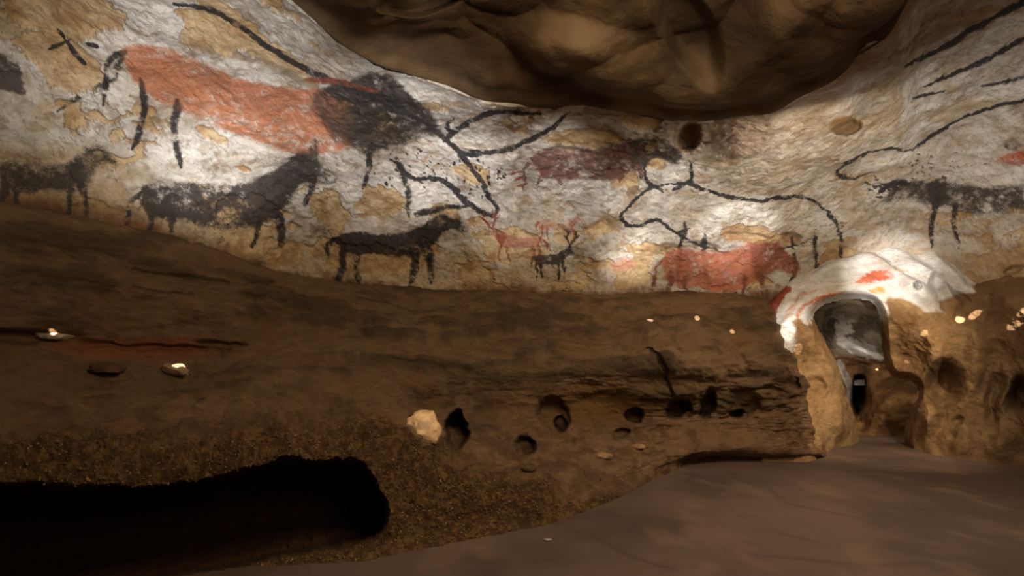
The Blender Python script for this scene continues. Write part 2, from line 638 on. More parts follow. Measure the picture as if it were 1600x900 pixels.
def vault_base(P, flake, fl):
    x, y = proj(P)
    a = fbm(P, 1.3, 5, 0.6, 21.0); b = fbm(P, 6.0, 4, 0.6, 22.0); c = fbm(P, 2.6, 5, 0.6, 24.0)
    col = mix(WHITE_C, GREY_C, sstep(-0.2, 0.7, a + 0.4 * b))
    # cream and ochre staining, streaked along the vault on the right
    right = sstep(1150, 1330, x)
    st = fbm(P, 3.0, 5, 0.62, 25.0, (0.6, 0.6, 2.4))
    stain = sstep(0.05, 0.6, c + 0.3 * b) * 0.55
    stain = np.maximum(stain, right * sstep(-0.15, 0.4, st + 0.25 * c - 0.25 * ell(x, y, 1500, 290, 160, 80)**-1) * 0.85)
    # cream rock along the foot of the painted band
    ly, _ = line_at(LEDGE, np.clip(x, -600, 2200))
    foot = sstep(70, 10, ly - y + 22 * a)
    low = sstep(0.9, 0.2, np.abs(ell(x, y, 300, 430, 700, 130) - 0.3)) * sstep(300, 360, y)
    stain = np.clip(stain + foot * 0.7 * sstep(1100, 800, x) + low * 0.35, 0, 1)
    left = np.maximum(sstep(170, 40, x) * 0.5 * sstep(-0.4, 0.4, c), sstep(200, 250, y) * sstep(260, 120, x) * 0.8)
    stain = np.clip(stain + left, 0, 1)
    col = mix(col, STAIN, stain)
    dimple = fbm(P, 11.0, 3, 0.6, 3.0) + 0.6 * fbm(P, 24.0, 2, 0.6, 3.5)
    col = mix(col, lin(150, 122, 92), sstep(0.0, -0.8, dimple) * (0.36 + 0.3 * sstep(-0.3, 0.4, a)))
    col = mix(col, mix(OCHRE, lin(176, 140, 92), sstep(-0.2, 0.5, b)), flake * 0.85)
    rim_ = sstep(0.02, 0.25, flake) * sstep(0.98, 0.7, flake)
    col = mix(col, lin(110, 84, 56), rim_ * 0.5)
    # hairline fissures
    cr = np.abs(fbm(P, 2.2, 5, 0.6, 31.0))
    col = mix(col, BROWNC * 0.6, (1 - sstep(0.0, 0.018, cr)) * 0.55 * sstep(0.0, 0.5, fbm(P, 1.1, 2, 0.5, 33.0) + 0.1))
    # brown clay film at the foot and by the ceiling edge; left foot widened to paint in the light's falloff
    col = mix(col, BROWNC, sstep(16 + 26 * sstep(500, 200, x), -6, ly - y + 10 * b + 8 * a))
    ty, _ = line_at(TOP, np.clip(x, -600, 2200))
    col = mix(col, TAN, sstep(60, 0, y - ty - 14 * b) * right * 0.8)
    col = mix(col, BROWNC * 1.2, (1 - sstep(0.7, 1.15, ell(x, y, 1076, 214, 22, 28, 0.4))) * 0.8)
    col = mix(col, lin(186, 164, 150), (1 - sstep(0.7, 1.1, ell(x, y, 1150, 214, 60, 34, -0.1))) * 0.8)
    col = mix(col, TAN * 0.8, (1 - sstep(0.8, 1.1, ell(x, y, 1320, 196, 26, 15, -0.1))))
    col = mix(col, lin(150, 120, 80), right * 0.7 * sstep(330, 420, y) * sstep(1180, 1260, x))
    return col


BLACK = lin(38, 38, 42); DARK = lin(62, 56, 54); RED = lin(188, 122, 88); PALERED = lin(202, 146, 120); MAROON = lin(112, 76, 70)
GREYP = lin(96, 88, 86); SIENNA = lin(152, 78, 56)


# plain side-view animals, drawn in a unit box (head to the right), placed on the wall at about the size of each painting
BODY = [(.06, .38), (.18, .30), (.36, .33), (.52, .31), (.64, .26), (.71, .34), (.71, .48), (.62, .60), (.46, .64), (.28, .61), (.12, .57)]
HORSE_HEAD = [(.60, .31), (.70, .16), (.79, .07), (.85, .10), (.95, .24), (.94, .31), (.86, .29), (.79, .33), (.74, .46), (.65, .48)]
OX_HEAD = [(.64, .28), (.76, .25), (.85, .29), (.95, .44), (.94, .50), (.88, .51), (.80, .47), (.73, .54), (.66, .52)]
LEGS = [[(.12, .50), (.12, .74), (.09, .98)], [(.22, .56), (.21, .78), (.23, .98)], [(.60, .56), (.60, .78), (.58, .98)], [(.68, .48), (.71, .74), (.71, .98)]]
TAIL = [(.07, .39), (.02, .48), (.01, .70)]
BACK = [(.06, .38), (.18, .30), (.36, .33), (.52, .31), (.64, .26), (.76, .25)]
BELLY = [(.73, .54), (.62, .61), (.46, .65), (.28, .61), (.14, .57)]


def animal(cv, X0, Y0, W, V, S=0, head='horse', body=None, hcol=None, line=None, legs=None, lw=7, fa=0.85, ha=None, feather=9,
           leg_cut=1.0, which=(0, 1, 2, 3), tail=True, horns=(), antlers=False, rough=0.3, outline=False, belly=True):
    def m(q):
        return [(X0 + u_ * W, Y0 + u_ * S + v_ * V) for u_, v_ in q]
    hp = HORSE_HEAD if head == 'horse' else OX_HEAD
    legs = line if legs is None else legs
    if body is not None:
        cv.blob(m(BODY), body, fa, feather, rough)
    if hcol is not None:
        cv.blob(m(hp), hcol, fa if ha is None else ha, feather, rough)
    if legs is not None:
        for k_ in which:
            q = [(u_, .5 + (v_ - .5) * leg_cut) for u_, v_ in LEGS[k_]]
            cv.stroke(m(q), [lw * 1.7, lw * 1.1, lw], legs, 0.85, 0.5, rough)
        if tail:
            cv.stroke(m(TAIL), [lw, lw * 1.2, lw * 0.8], legs, 0.85, 0.6, 0.4)
    if outline:
        cv.stroke(m(BACK), lw, line, 1.0, 0.4, 0.2)
        cv.stroke(m(hp[1:] if head == 'horse' else OX_HEAD[1:]), lw * 0.9, line, 1.0, 0.4, 0.15)
        if belly:
            cv.stroke(m(BELLY), lw * 0.8, line, 0.85, 0.5, 0.3)
    for h_ in horns:
        cv.stroke(h_, [lw * 1.2, lw, lw * 0.6], line, 1.0, 0.4, 0.2)
    if antlers:
        for q in ([(.82, .10), (.78, -.12), (.84, -.34)], [(.80, -.08), (.70, -.20)], [(.82, -.22), (.74, -.36)], [(.84, .08), (.94, -.10), (.96, -.32)], [(.93, -.08), (1.03, -.18)]):
            cv.stroke(m(q), 2.8, line, 0.9, 0.4, 0.2)


def paint_left(cv):
    cv.figure('painted_horse', 'large red-bodied painted horse with a dark head and neck')
    animal(cv, 157, -50, 553, 305, 178, body=RED, hcol=DARK * 0.75, ha=0.85, line=BLACK, lw=9, fa=0.82, feather=12, leg_cut=0.8, which=(0, 1, 2))
    cv.blob([(545, 170), (600, 150), (665, 165), (680, 200), (640, 225), (580, 245), (545, 225)], DARK * 0.75, 0.75, 22, 0.45)
    cv.stroke([(190, 95), (165, 130), (90, 172)], [15, 15, 6], BLACK, 0.8, 0.6, 0.45)
    cv.stroke([(300, 205), (380, 240), (500, 266)], [10, 22, 18], GREYP, 0.45, 0.9, 0.5)

    cv.figure('painted_bull', 'huge black-outlined painted bull with two raised horns and a dotted cheek')
    animal(cv, 240, -139, 560, 330, 329, head='ox', line=BLACK, lw=8, which=(2, 3), tail=False, leg_cut=0.5, outline=True, belly=False,
           horns=([(694, 220), (722, 196), (776, 176), (846, 180)], [(722, 240), (786, 236), (852, 206), (890, 176)]))
    cv.stroke([(706, 214), (698, 196), (708, 184)], [6, 7, 5], BLACK, 0.95)
    cv.stroke([(650, 335), (690, 326), (726, 322)], [14, 9, 7], BLACK, 0.9, 0.5, 0.3)
    cv.dots(740, 275, 50, 34, 50, BLACK, (1.2, 2.6), 5, 1.2)
    cv.dots(640, 262, 60, 34, 40, BLACK, (0.9, 2.2), 6, 0.8)
    cv.stroke([(478, 125), (520, 129), (592, 143)], [5, 9, 5], SIENNA, 0.85, 0.4, 0.3)

    cv.figure('painted_sign', 'three short red painted bars')
    for k in range(3):
        cv.stroke([(798 + k * 5, 270 + k * 10), (816 + k * 4, 266 + k * 10)], 4.5, SIENNA, 0.85)

    cv.figure('painted_horse', 'soft-edged dark brown painted horse low on the left')
    animal(cv, 195, 215, 345, 215, 10, body=DARK * 0.9, hcol=DARK * 0.75, line=DARK * 0.7, lw=10, fa=0.92, feather=14, leg_cut=0.55)

    cv.figure('painted_horse', 'compact dark brown painted horse just above the ledge')
    animal(cv, 508, 325, 232, 120, 0, body=DARK * 0.85, hcol=DARK * 0.6, line=BLACK, lw=10, fa=0.95, feather=8)

    cv.figure('painted_horse', 'faded grey-black painted horse at the far left')
    animal(cv, -20, 205, 215, 150, 12, body=DARK, hcol=DARK, line=DARK, lw=10, fa=0.8, feather=20, leg_cut=0.7)

    cv.figure('painted_sign', 'black crossed strokes painted at the upper left')
    cv.stroke([(90, 46), (110, 74), (134, 102)], [6, 9, 7], BLACK, 1, 0.35, 0.15)
    cv.stroke([(76, 76), (112, 62)], [8, 6], BLACK, 0.95, 0.4, 0.15)
    cv.stroke([(136, 68), (154, 74)], 8, BLACK, 0.95, 0.4)
    cv.figure('painted_sign', 'dark painted patch at the left edge')
    cv.blob([(-10, 86), (20, 92), (38, 128), (40, 150), (10, 142), (-12, 138)], GREYP * 0.8, 0.85, 8, 0.3)

    cv.figure('painted_stag', 'small red painted stag with branching antlers')
    animal(cv, 856, 350, -105, 62, 0, body=PALERED * 0.8, hcol=SIENNA, line=SIENNA, lw=3.5, fa=0.85, feather=4, antlers=True)
    cv.figure('painted_stag', 'faint small red painted deer right of the red stag')
    animal(cv, 838, 330, 82, 44, 4, body=PALERED * 0.8, hcol=SIENNA, line=SIENNA, lw=2.5, fa=0.55, feather=6)
    cv.figure('painted_stag', 'small thin black painted stag with antlers')
    animal(cv, 830, 380, 72, 56, 0, body=DARK * 0.8, hcol=DARK * 0.7, line=DARK * 0.6, lw=3.2, fa=0.75, feather=5, antlers=True)

    cv.figure('painted_cow', 'maroon painted cow with a dark head beside the bull horns')
    animal(cv, 816, 180, 262, 172, -14, head='ox', body=MAROON, hcol=DARK * 0.8, line=MAROON, lw=6, fa=0.82, feather=10, leg_cut=0.3)

    cv.figure('painted_bull', 'white painted bull in black outline facing left')
    animal(cv, 1318, 232, -362, 262, -14, head='ox', line=BLACK, lw=5.5, outline=True, leg_cut=0.75,
           horns=([(1036, 300), (1012, 284), (1008, 254)], [(1052, 298), (1080, 282), (1078, 252)]))
    cv.blob([(950, 412), (978, 404), (996, 412), (984, 424), (958, 424)], PALERED, 0.7, 10, 0.4)

    cv.figure('painted_cow', 'red-brown painted cow between the legs of the white bull')
    animal(cv, 1018, 326, 244, 205, 0, head='ox', body=lin(184, 112, 86), hcol=lin(140, 76, 56), line=lin(120, 70, 58), lw=7, fa=0.82, feather=9, leg_cut=0.3)
    cv.figure('painted_sign', 'black painted dash above the ledge')
    cv.stroke([(1100, 464), (1126, 465), (1150, 456)], [8, 11, 6], BLACK, 0.9, 0.4, 0.3)


def paint_right(cv):
    cv.figure('painted_sign', 'long slanting black painted strokes high on the right vault')
    cv.stroke([(1412, 106), (1500, 58), (1625, -10)], [5, 10, 15], BLACK, 1.0, 0.4, 0.1)
    cv.stroke([(1440, 136), (1530, 98), (1620, 50)], [4, 8, 9], BLACK, 1.0, 0.4, 0.1)
    cv.stroke([(1426, 152), (1482, 142)], [5, 3], BLACK, 0.9)
    cv.stroke([(1532, 134), (1620, 118)], [5, 6], BLACK, 0.85)
    cv.figure('painted_bull', 'slender black painted bull head with one long horn on the right vault')
    animal(cv, 1650, 180, -365, 185, 0, head='ox', line=BLACK, lw=4, which=(), tail=False)
    cv.stroke([(1625, 150), (1530, 174), (1468, 204), (1424, 236)], [6, 5, 5, 4], BLACK, 1, 0.4, 0.15)
    cv.stroke([(1424, 236), (1380, 232), (1340, 246), (1306, 268), (1330, 278), (1366, 268)], [5, 5, 4, 5, 4, 3], BLACK, 0.95, 0.4, 0.2)
    cv.dots(1375, 292, 30, 18, 26, DARK, (1.2, 3), 9, 0.3)
    cv.dots(1470, 260, 70, 26, 30, lin(120, 90, 70), (1, 2.2), 10, 0.2)
    cv.figure('painted_bull', 'dark-bodied painted bull along the foot of the right vault')
    animal(cv, 1690, 240, -330, 150, 0, head='ox', body=DARK * 0.8, hcol=DARK * 0.7, line=BLACK, lw=8, fa=0.75, feather=16, rough=0.4, horns=([(1420, 286), (1396, 288), (1372, 304)],))
    cv.figure('painted_sign', 'red painted patch with a dark spot at the right edge')
    cv.blob([(1556, 248), (1590, 236), (1625, 230), (1625, 250), (1580, 257)], lin(180, 96, 70), 0.8, 6, 0.3)
    cv.blob([(1564, 226), (1580, 218), (1596, 226), (1580, 236)], DARK, 0.7, 8, 0.3)


def vault_wall(name, cols, nrows, painter, label):
    P, flake, fl = vault(cols, nrows)
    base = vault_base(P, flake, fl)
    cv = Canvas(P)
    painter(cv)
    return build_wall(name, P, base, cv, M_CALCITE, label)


def paint_all(cv):
    paint_left(cv)
    paint_right(cv)


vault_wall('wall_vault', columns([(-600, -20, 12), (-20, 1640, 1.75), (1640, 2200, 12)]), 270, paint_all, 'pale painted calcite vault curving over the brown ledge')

# ------------------------------------------------------------------ lower bank under the painted band
B_COLS = columns([(-600, -20, 12), (-20, 1322, 2.0)])
ly, lY = line_at(LEDGE, B_COLS)
FLOOR_EDGE = [(-600, 1250), (-300, 1085), (0, 990), (200, 935), (360, 903), (500, 893), (580, 884), (640, 872), (740, 852), (850, 828), (900, 810),
              (950, 790), (1010, 762), (1050, 744), (1075, 733), (1105, 727), (1150, 725), (1322, 724)]
fe = np.array(FLOOR_EDGE, float)
fey = hermite(fe[:, 0], fe[:, 1], B_COLS)
R8 = at_z(B_COLS, fey, -0.03)
RIM = [(-600, 1200), (-300, 1050), (0, 965), (200, 915), (360, 886), (480, 866), (600, 846), (640, 842), (760, 818), (850, 800), (950, 765), (1030, 736),
       (1060, 728), (1100, 719), (1322, 716)]
rm = np.array(RIM, float)
R7 = at(B_COLS, hermite(rm[:, 0], rm[:, 1], B_COLS), R8[:, 1] + 0.14)
R2 = [(-600, 330, 2.05), (0, 425, 4.35), (300, 465, 5.45), (500, 498, 6.5), (700, 508, 7.2), (900, 512, 7.6), (1100, 512, 7.9), (1264, 520, 8.2), (1322, 520, 8.2)]
R3 = [(-600, 470, 2.0), (0, 528, 4.3), (150, 532, 4.8), (300, 545, 5.35), (500, 560, 5.8), (600, 570, 6.05), (700, 575, 6.35), (900, 580, 6.95),
      (1100, 584, 7.4), (1200, 588, 7.6), (1264, 600, 7.8), (1322, 600, 7.8)]
R4 = [(-600, 560, 1.9), (0, 600, 3.95), (300, 600, 4.9), (500, 620, 5.2), (600, 635, 5.4), (660, 640, 5.85), (700, 642, 6.15), (900, 640, 6.95), (1100, 640, 7.65),
      (1200, 645, 7.7), (1264, 655, 7.85), (1322, 655, 7.85)]
R5 = [(-600, 640, 1.85), (0, 680, 3.6), (300, 675, 4.4), (500, 673, 4.75), (600, 680, 4.9), (650, 695, 5.2), (700, 707, 5.6), (800, 705, 6.0), (900, 690, 6.6),
      (1050, 671, 7.55), (1150, 666, 7.75), (1220, 676, 7.75), (1264, 690, 7.8), (1322, 690, 7.8)]
R6 = [(-600, 780, 1.8), (0, 757, 3.3), (150, 750, 3.6), (300, 738, 4.0), (420, 722, 4.3), (520, 716, 4.45), (600, 722, 4.6), (650, 738, 4.75), (700, 748, 4.9),
      (850, 762, 5.35), (950, 737, 6.05), (1050, 712, 7.05), (1150, 702, 7.55), (1264, 708, 7.7), (1322, 708, 7.7)]
P = loft([at(B_COLS, ly - 7, lY + 0.14), at(B_COLS, ly + 3, lY - 0.04), row(R2, B_COLS), row(R3, B_COLS), row(R4, B_COLS), row(R5, B_COLS),
          row(R6, B_COLS), R7, R8], [8, 34, 42, 40, 40, 36, 62, 16])
x, y = proj(P)
N = grid_normals(P)
SOIL = np.array([(-600, 700), (0, 692), (300, 690), (500, 668), (600, 655), (650, 688), (700, 712), (780, 731), (850, 752), (900, 776), (960, 762), (1050, 735), (1090, 722), (1320, 740)], float)
sl = np.interp(x, SOIL[:, 0], SOIL[:, 1])
wobs = fbm(P, 3.0, 4, 0.55, 50.0)
soil = sstep(-10 - 30 * sstep(620, 560, x), 12 + 20 * sstep(620, 560, x), y - sl + 18 * wobs)
P = push(P, -0.10 * sstep(-10, 14, y - sl) * sstep(590, 640, x) * sstep(900, 820, x) * sstep(70, 20, y - sl))
strat = fbm(P, 1.6, 5, 0.6, 41.0, (0.7, 0.7, 3.2))
d = 0.11 * fbm(P, 0.8, 3, 0.5, 42.0) + 0.085 * strat + 0.03 * np.abs(fbm(P, 2.4, 4, 0.6, 47.0)) + 0.03 * ridged(P, 3.0, 4, 43.0, (0.7, 0.7, 1.8)) * sstep(560, 700, x)
d += 0.018 * fbm(P, 9.0, 3, 0.6, 44.0)
d += soil * (0.030 * fbm(P, 14.0, 3, 0.7, 45.0) + 0.02 * np.abs(fbm(P, 34.0, 2, 0.7, 46.0)))
edge = sstep(0, 30, np.arange(P.shape[0]))[:, None]
rimk = 1 - 0.8 * sstep(55, 8, fey[None, :] - y)
P = P + N * (d * rimk * (0.3 + 0.7 * edge))[..., None]
amt = np.zeros(x.shape)
wob = fbm(P, 3.0, 4, 0.55, 50.0)
# niches and hollows: px, py, rx, ry, rotation, depth, edge sharpness
HOLLOWS = [(712, 674, 22, 38, 0.2, 0.85, 0.75), (1000, 640, 300, 34, -0.03, 0.10, 0.1), (820, 694, 20, 15, 0, 0.3, 0.6), (868, 648, 34, 30, 0.5, 0.32, 0.55), (876, 662, 13, 13, 0, 0.35, 0.8),
           (994, 649, 13, 14, 0, 0.40, 0.72), (974, 674, 13, 5, 0, 0.16, 0.6), (930, 636, 70, 32, 0, 0.16, 0.2), (1054, 634, 20, 24, 0.25, 0.5, 0.55),
           (1103, 630, 14, 28, 0.2, 0.5, 0.55), (1158, 628, 30, 32, 0, 0.28, 0.5), (1150, 646, 12, 12, 0, 0.45, 0.75), (1232, 600, 14, 10, 0.4, 0.2, 0.5),
           (30, 528, 120, 16, 0.03, 0.22, 0.3), (230, 544, 180, 9, 0.03, 0.12, 0.3), (345, 537, 60, 5, 0.05, 0.1, 0.3), (640, 572, 120, 12, 0.1, 0.12, 0.2)]
for (cx, cy, rx, ry, rot, k, sh) in HOLLOWS:
    e = ell(x, y, cx, cy, rx, ry, rot) + 0.16 * wob
    amt += k * (1 - sstep(sh, 1.0, e))
for (cx, cy, rx, ry, rot, k) in [(1000, 575, 280, 36, 0.03, -0.12), (1080, 560, 120, 50, 0.15, -0.22), (780, 660, 40, 45, 0, -0.14), (1190, 560, 60, 50, 0.5, -0.12), (660, 600, 50, 40, 0.2, -0.15),
                                 (1180, 700, 70, 18, 0, -0.03), (1235, 690, 30, 28, 0, -0.12), (840, 790, 50, 22, 0.3, -0.07)]:
    amt += k * (1 - sstep(0.0, 1.0, ell(x, y, cx, cy, rx, ry, rot) + 0.2 * wob))
# a slanting fissure above the niches, and small cracks in the slope
for q, wd, dp in [([(1012, 545), (1026, 570), (1040, 592), (1044, 612)], 3.0, 0.14), ([(204, 452), (250, 459), (300, 461)], 2.2, 0.05), ([(205, 425), (300, 440), (350, 446)], 4, 0.06),
                  ([(1010, 498), (1060, 502), (1100, 498)], 3, 0.07), ([(560, 470), (640, 482), (720, 480)], 3, 0.05), ([(1140, 612), (1190, 604), (1220, 612)], 3, 0.08),
                  ([(960, 705), (1010, 710), (1040, 702)], 2.5, 0.04), ([(880, 725), (930, 745), (940, 760)], 2, 0.03)]:
    dd, _ = seg_dist(x, y, smooth_line(q))
    amt += dp * (1 - sstep(wd * 0.4, wd * 1.3, dd + 1.5 * wob))
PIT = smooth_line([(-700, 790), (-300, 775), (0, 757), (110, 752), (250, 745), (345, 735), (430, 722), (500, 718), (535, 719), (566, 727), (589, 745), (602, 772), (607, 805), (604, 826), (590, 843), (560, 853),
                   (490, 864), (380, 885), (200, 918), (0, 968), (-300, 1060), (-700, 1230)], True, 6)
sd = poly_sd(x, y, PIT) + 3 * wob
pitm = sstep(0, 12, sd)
amt += 1.3 * pitm + 0.5 * sstep(10, 60, sd)
# the right end of the bank turns away from the room beside the passage
sil = np.interp(y, [440, 480, 520, 560, 600, 640, 700, 730], [1208, 1203, 1214, 1236, 1250, 1256, 1282, 1300]) + 3 * wob
amt += 1.25 * sstep(-4, 16, x - sil) - 0.0
amt += 0.25 * sstep(-60, 0, x - sil)
keepB = x - sil < 26
P = push(P, amt)
a1 = fbm(P, 1.2, 5, 0.6, 61.0); a2 = fbm(P, 5.0, 4, 0.6, 62.0)
c_wall = mix(lin(124, 96, 66), lin(88, 68, 44), sstep(-0.3, 0.5, strat + 0.4 * a2))
c_wall = mix(c_wall, lin(122, 86, 54), sstep(0.1, 0.6, a1) * 0.6)
c_dust = mix(lin(138, 106, 74), lin(110, 82, 56), sstep(-0.3, 0.5, a2))
c_soil = mix(lin(86, 60, 30), lin(128, 94, 54), sstep(-0.2, 0.5, fbm(P, 22.0, 3, 0.7, 63.0)))
col = mix(c_wall, c_dust, sstep(590, 700, y))
col = mix(col, c_soil, soil)
col = mix(col, lin(120, 84, 38), (1 - sstep(0.4, 1.0, ell(x, y, 930, 632, 110, 40) + 0.2 * a1)) * 0.8)
col = mix(col, lin(150, 82, 42), (1 - sstep(0.2, 1.0, ell(x, y, 200, 545, 300, 26) + 0.3 * a1)) * 0.7)
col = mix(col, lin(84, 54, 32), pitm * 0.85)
cv = Canvas(P, 7.0)
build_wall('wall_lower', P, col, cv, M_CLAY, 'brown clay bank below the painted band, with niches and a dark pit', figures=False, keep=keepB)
B_P, B_X, B_Y = P, x, y


def on_bank(px, py):
    """point of the bank surface seen at a pixel of the photograph, and its normal"""
    bx, by = proj(B_P)
    i = np.argmin((bx - px) ** 2 + (by - py) ** 2)
    r, c = np.unravel_index(i, bx.shape)
    n = np.array(np.cross(B_P[r, min(c + 6, bx.shape[1] - 1)] - B_P[r, c - 6], B_P[min(r + 4, bx.shape[0] - 1), c] - B_P[r - 4, c]))
    n /= np.linalg.norm(n) + 1e-9
    if n @ (CAM - B_P[r, c]) < 0:
        n = -n
    return B_P[r, c], n


# ------------------------------------------------------------------ passage mouth and lower right wall
C_COLS = columns([(1190, 1640, 1.7), (1640, 2200, 12)])
C0 = [(1190, 500, 8.75), (1205, 470, 8.75), (1240, 428, 8.7), (1300, 404, 8.6), (1400, 390, 8.5), (1470, 397, 8.25), (1505, 420, 8.05), (1530, 445, 7.85), (1600, 452, 7.35),
      (1800, 440, 5.9), (2200, 380, 3.4)]
c0 = np.array(C0, float)
c0y, c0Y = hermite(c0[:, 0], c0[:, 1], C_COLS), hermite(c0[:, 0], c0[:, 2], C_COLS)
CR2 = [(1190, 535, 8.65), (1250, 470, 8.45), (1300, 448, 8.35), (1350, 445, 8.3), (1400, 458, 8.2), (1470, 470, 8.0), (1530, 490, 7.75), (1600, 505, 7.25), (1800, 500, 5.85), (2200, 480, 3.4)]
CR3 = [(1190, 590, 8.6), (1250, 575, 8.6), (1300, 560, 8.75), (1350, 560, 8.8), (1400, 560, 8.65), (1470, 575, 8.1), (1530, 580, 7.8), (1600, 580, 7.3), (1800, 600, 5.95), (2200, 620, 3.5)]
CR4 = [(1190, 650, 8.3), (1250, 645, 8.4), (1300, 640, 8.75), (1350, 640, 9.0), (1400, 645, 8.95), (1440, 645, 8.6), (1530, 655, 8.0), (1600, 660, 7.4), (1800, 690, 6.0), (2200, 760, 3.6)]
C5 = [(1190, 724), (1255, 724), (1290, 712), (1315, 700), (1340, 698), (1400, 700), (1430, 706), (1460, 714), (1530, 724), (1600, 731), (1800, 790), (2200, 960)]
c5 = np.array(C5, float)
C5P = at_z(C_COLS, hermite(c5[:, 0], c5[:, 1], C_COLS), -0.03)
P = loft([at(C_COLS, c0y - 4, c0Y + 0.10), at(C_COLS, c0y + 8, c0Y - 0.12), row(CR2, C_COLS), row(CR3, C_COLS), row(CR4, C_COLS), C5P], [7, 34, 58, 42, 40])
x, y = proj(P)
N = grid_normals(P)
wob = fbm(P, 2.5, 4, 0.55, 70.0)
d = 0.17 * fbm(P, 1.1, 3, 0.5, 71.0, (1.3, 1.3, 0.8)) + 0.075 * ridged(P, 2.0, 4, 72.0, (1.3, 1.3, 0.8)) + 0.018 * fbm(P, 9.0, 3, 0.6, 73.0)
flow = sstep(505, 470, y) * sstep(1540, 1480, x)      # smooth flowing calcite of the arch
eA = ell(x, y, 1345, 540, 100, 100)
d = d * (1 - 0.65 * flow) + flow * (0.035 * fbm(P, 2.0, 3, 0.5, 74.0) + 0.045 * np.sin(eA * 21 + 3.0 * fbm(P, 0.9, 3, 0.5, 77.0)))
MOUTH = smooth_line([(1266, 496), (1284, 474), (1318, 464), (1354, 465), (1374, 480), (1380, 520), (1384, 556), (1396, 584), (1424, 592), (1438, 612), (1424, 645), (1418, 680), (1420, 730),
                     (1380, 745), (1343, 735), (1339, 697), (1330, 655), (1314, 608), (1301, 566), (1282, 530)], True, 6)
d = d * (0.3 + 0.7 * sstep(0, 45, -poly_sd(x, y, MOUTH)))
P = P + N * (d * (1 - 0.8 * sstep(45, 0, hermite(c5[:, 0], c5[:, 1], np.clip(x, 1190, 2200)) - y)))[..., None]
amt = np.zeros(x.shape)
for (cx, cy, rx, ry, rot, k, sh) in [(1474, 600, 36, 46, 0.15, 0.75, 0.1), (1550, 625, 16, 60, 0.1, 0.3, 0.1), (1428, 614, 16, 24, 0.4, 0.3, 0.3), (1592, 615, 30, 44, 0.2, 0.75, 0.15), (1275, 602, 16, 18, 0, 0.14, 0.3),
                                     (1466, 440, 16, 18, 0.4, 0.22, 0.4), (1432, 448, 6, 7, 0, 0.12, 0.5), (1500, 660, 16, 14, 0, 0.16, 0.2), (1540, 600, 14, 40, 0, 0.12, 0.2),
                                     (1500, 462, 22, 9, 0.5, 0.14, 0.3)]:
    amt += k * (1 - sstep(sh, 1.0, ell(x, y, cx, cy, rx, ry, rot) + 0.15 * wob))
for (cx, cy, rx, ry, rot, k) in [(1300, 655, 40, 40, 0, -0.12), (1450, 655, 26, 46, 0.2, -0.32), (1500, 690, 34, 34, 0.5, -0.22), (1562, 690, 40, 46, 0.1, -0.3), (1400, 415, 110, 16, 0.05, -0.14),
                                 (1430, 450, 44, 30, 0.3, -0.2), (1455, 560, 30, 50, 0.3, -0.2), (1525, 560, 24, 80, 0.2, -0.2), (1225, 450, 20, 50, 0.5, -0.1), (1500, 470, 14, 10, 0, -0.14)]:
    amt += k * (1 - sstep(0.0, 1.0, ell(x, y, cx, cy, rx, ry, rot) + 0.15 * wob))
sd = poly_sd(x, y, MOUTH) + 1.5 * wob
amt += 0.5 * sstep(-9, 6, sd)
keep = sd < 5
P = push(P, amt)
a1 = fbm(P, 1.5, 5, 0.6, 75.0); a2 = fbm(P, 6.0, 4, 0.6, 76.0)
col = mix(lin(178, 142, 98), lin(136, 102, 66), sstep(-0.4, 0.5, a1 + 0.5 * a2))
col = mix(col, lin(104, 78, 54), sstep(1430, 1560, x) * 0.6)
ARCH = smooth_line([(1200, 500), (1203, 470), (1238, 426), (1300, 400), (1400, 386), (1474, 393), (1512, 420), (1522, 450), (1500, 458), (1470, 474), (1478, 490), (1462, 488), (1440, 486), (1424, 470), (1404, 466),
                    (1386, 470), (1384, 500), (1375, 500), (1350, 470), (1290, 478), (1268, 496), (1262, 504), (1240, 500), (1242, 520), (1238, 548), (1218, 552), (1208, 524)], True, 5)
white = sstep(-3, 3, poly_sd(x, y, ARCH) + 5 * a2 + 3 * a1)
col = mix(col, mix(lin(228, 222, 214), lin(200, 170, 136), sstep(0.45, 0.95, np.sin(eA * 21 + 3.0 * wob) * 0.5 + 0.6 * a1) * 0.7), white)
cv = Canvas(P, 11.0)
cv.figure('painted_patch', None)
cv.blob([(1202, 452), (1222, 446), (1236, 452), (1222, 470), (1212, 500), (1204, 500)], lin(160, 62, 40), 0.9, 5, 0.2)
cv.figure('painted_patch', None)
cv.blob([(1334, 440), (1356, 426), (1384, 422), (1396, 432), (1372, 441), (1346, 444)], lin(205, 100, 62), 0.85, 6, 0.3)
cv.blob([(1266, 466), (1300, 456), (1322, 456), (1296, 466), (1272, 474)], lin(200, 110, 66), 0.8, 6, 0.3)
cv.stroke([(1230, 486), (1252, 462), (1276, 452)], [5, 8, 5], lin(200, 120, 76), 0.6, 0.7)
cv.stroke([(1244, 500), (1254, 480), (1268, 470)], [5, 7, 4], lin(205, 110, 66), 0.7, 0.7)
cv.blob([(1356, 454), (1372, 448), (1386, 456), (1370, 460)], lin(205, 160, 70), 0.8, 4, 0.2)
cv.stroke([(1380, 418), (1420, 424), (1450, 436)], [4, 5, 3], lin(190, 150, 100), 0.6)
cv.stroke([(1250, 436), (1290, 442), (1350, 432)], [3, 4, 3], lin(180, 140, 100), 0.5)
cv.blob([(1424, 444), (1434, 440), (1438, 450), (1430, 456)], DARK, 0.6, 4)
C_P = P
wr = build_wall('wall_passage', P, col, cv, M_CLAY, 'tan rock pillars and white arch around the passage mouth', keep=keep, figures=False)

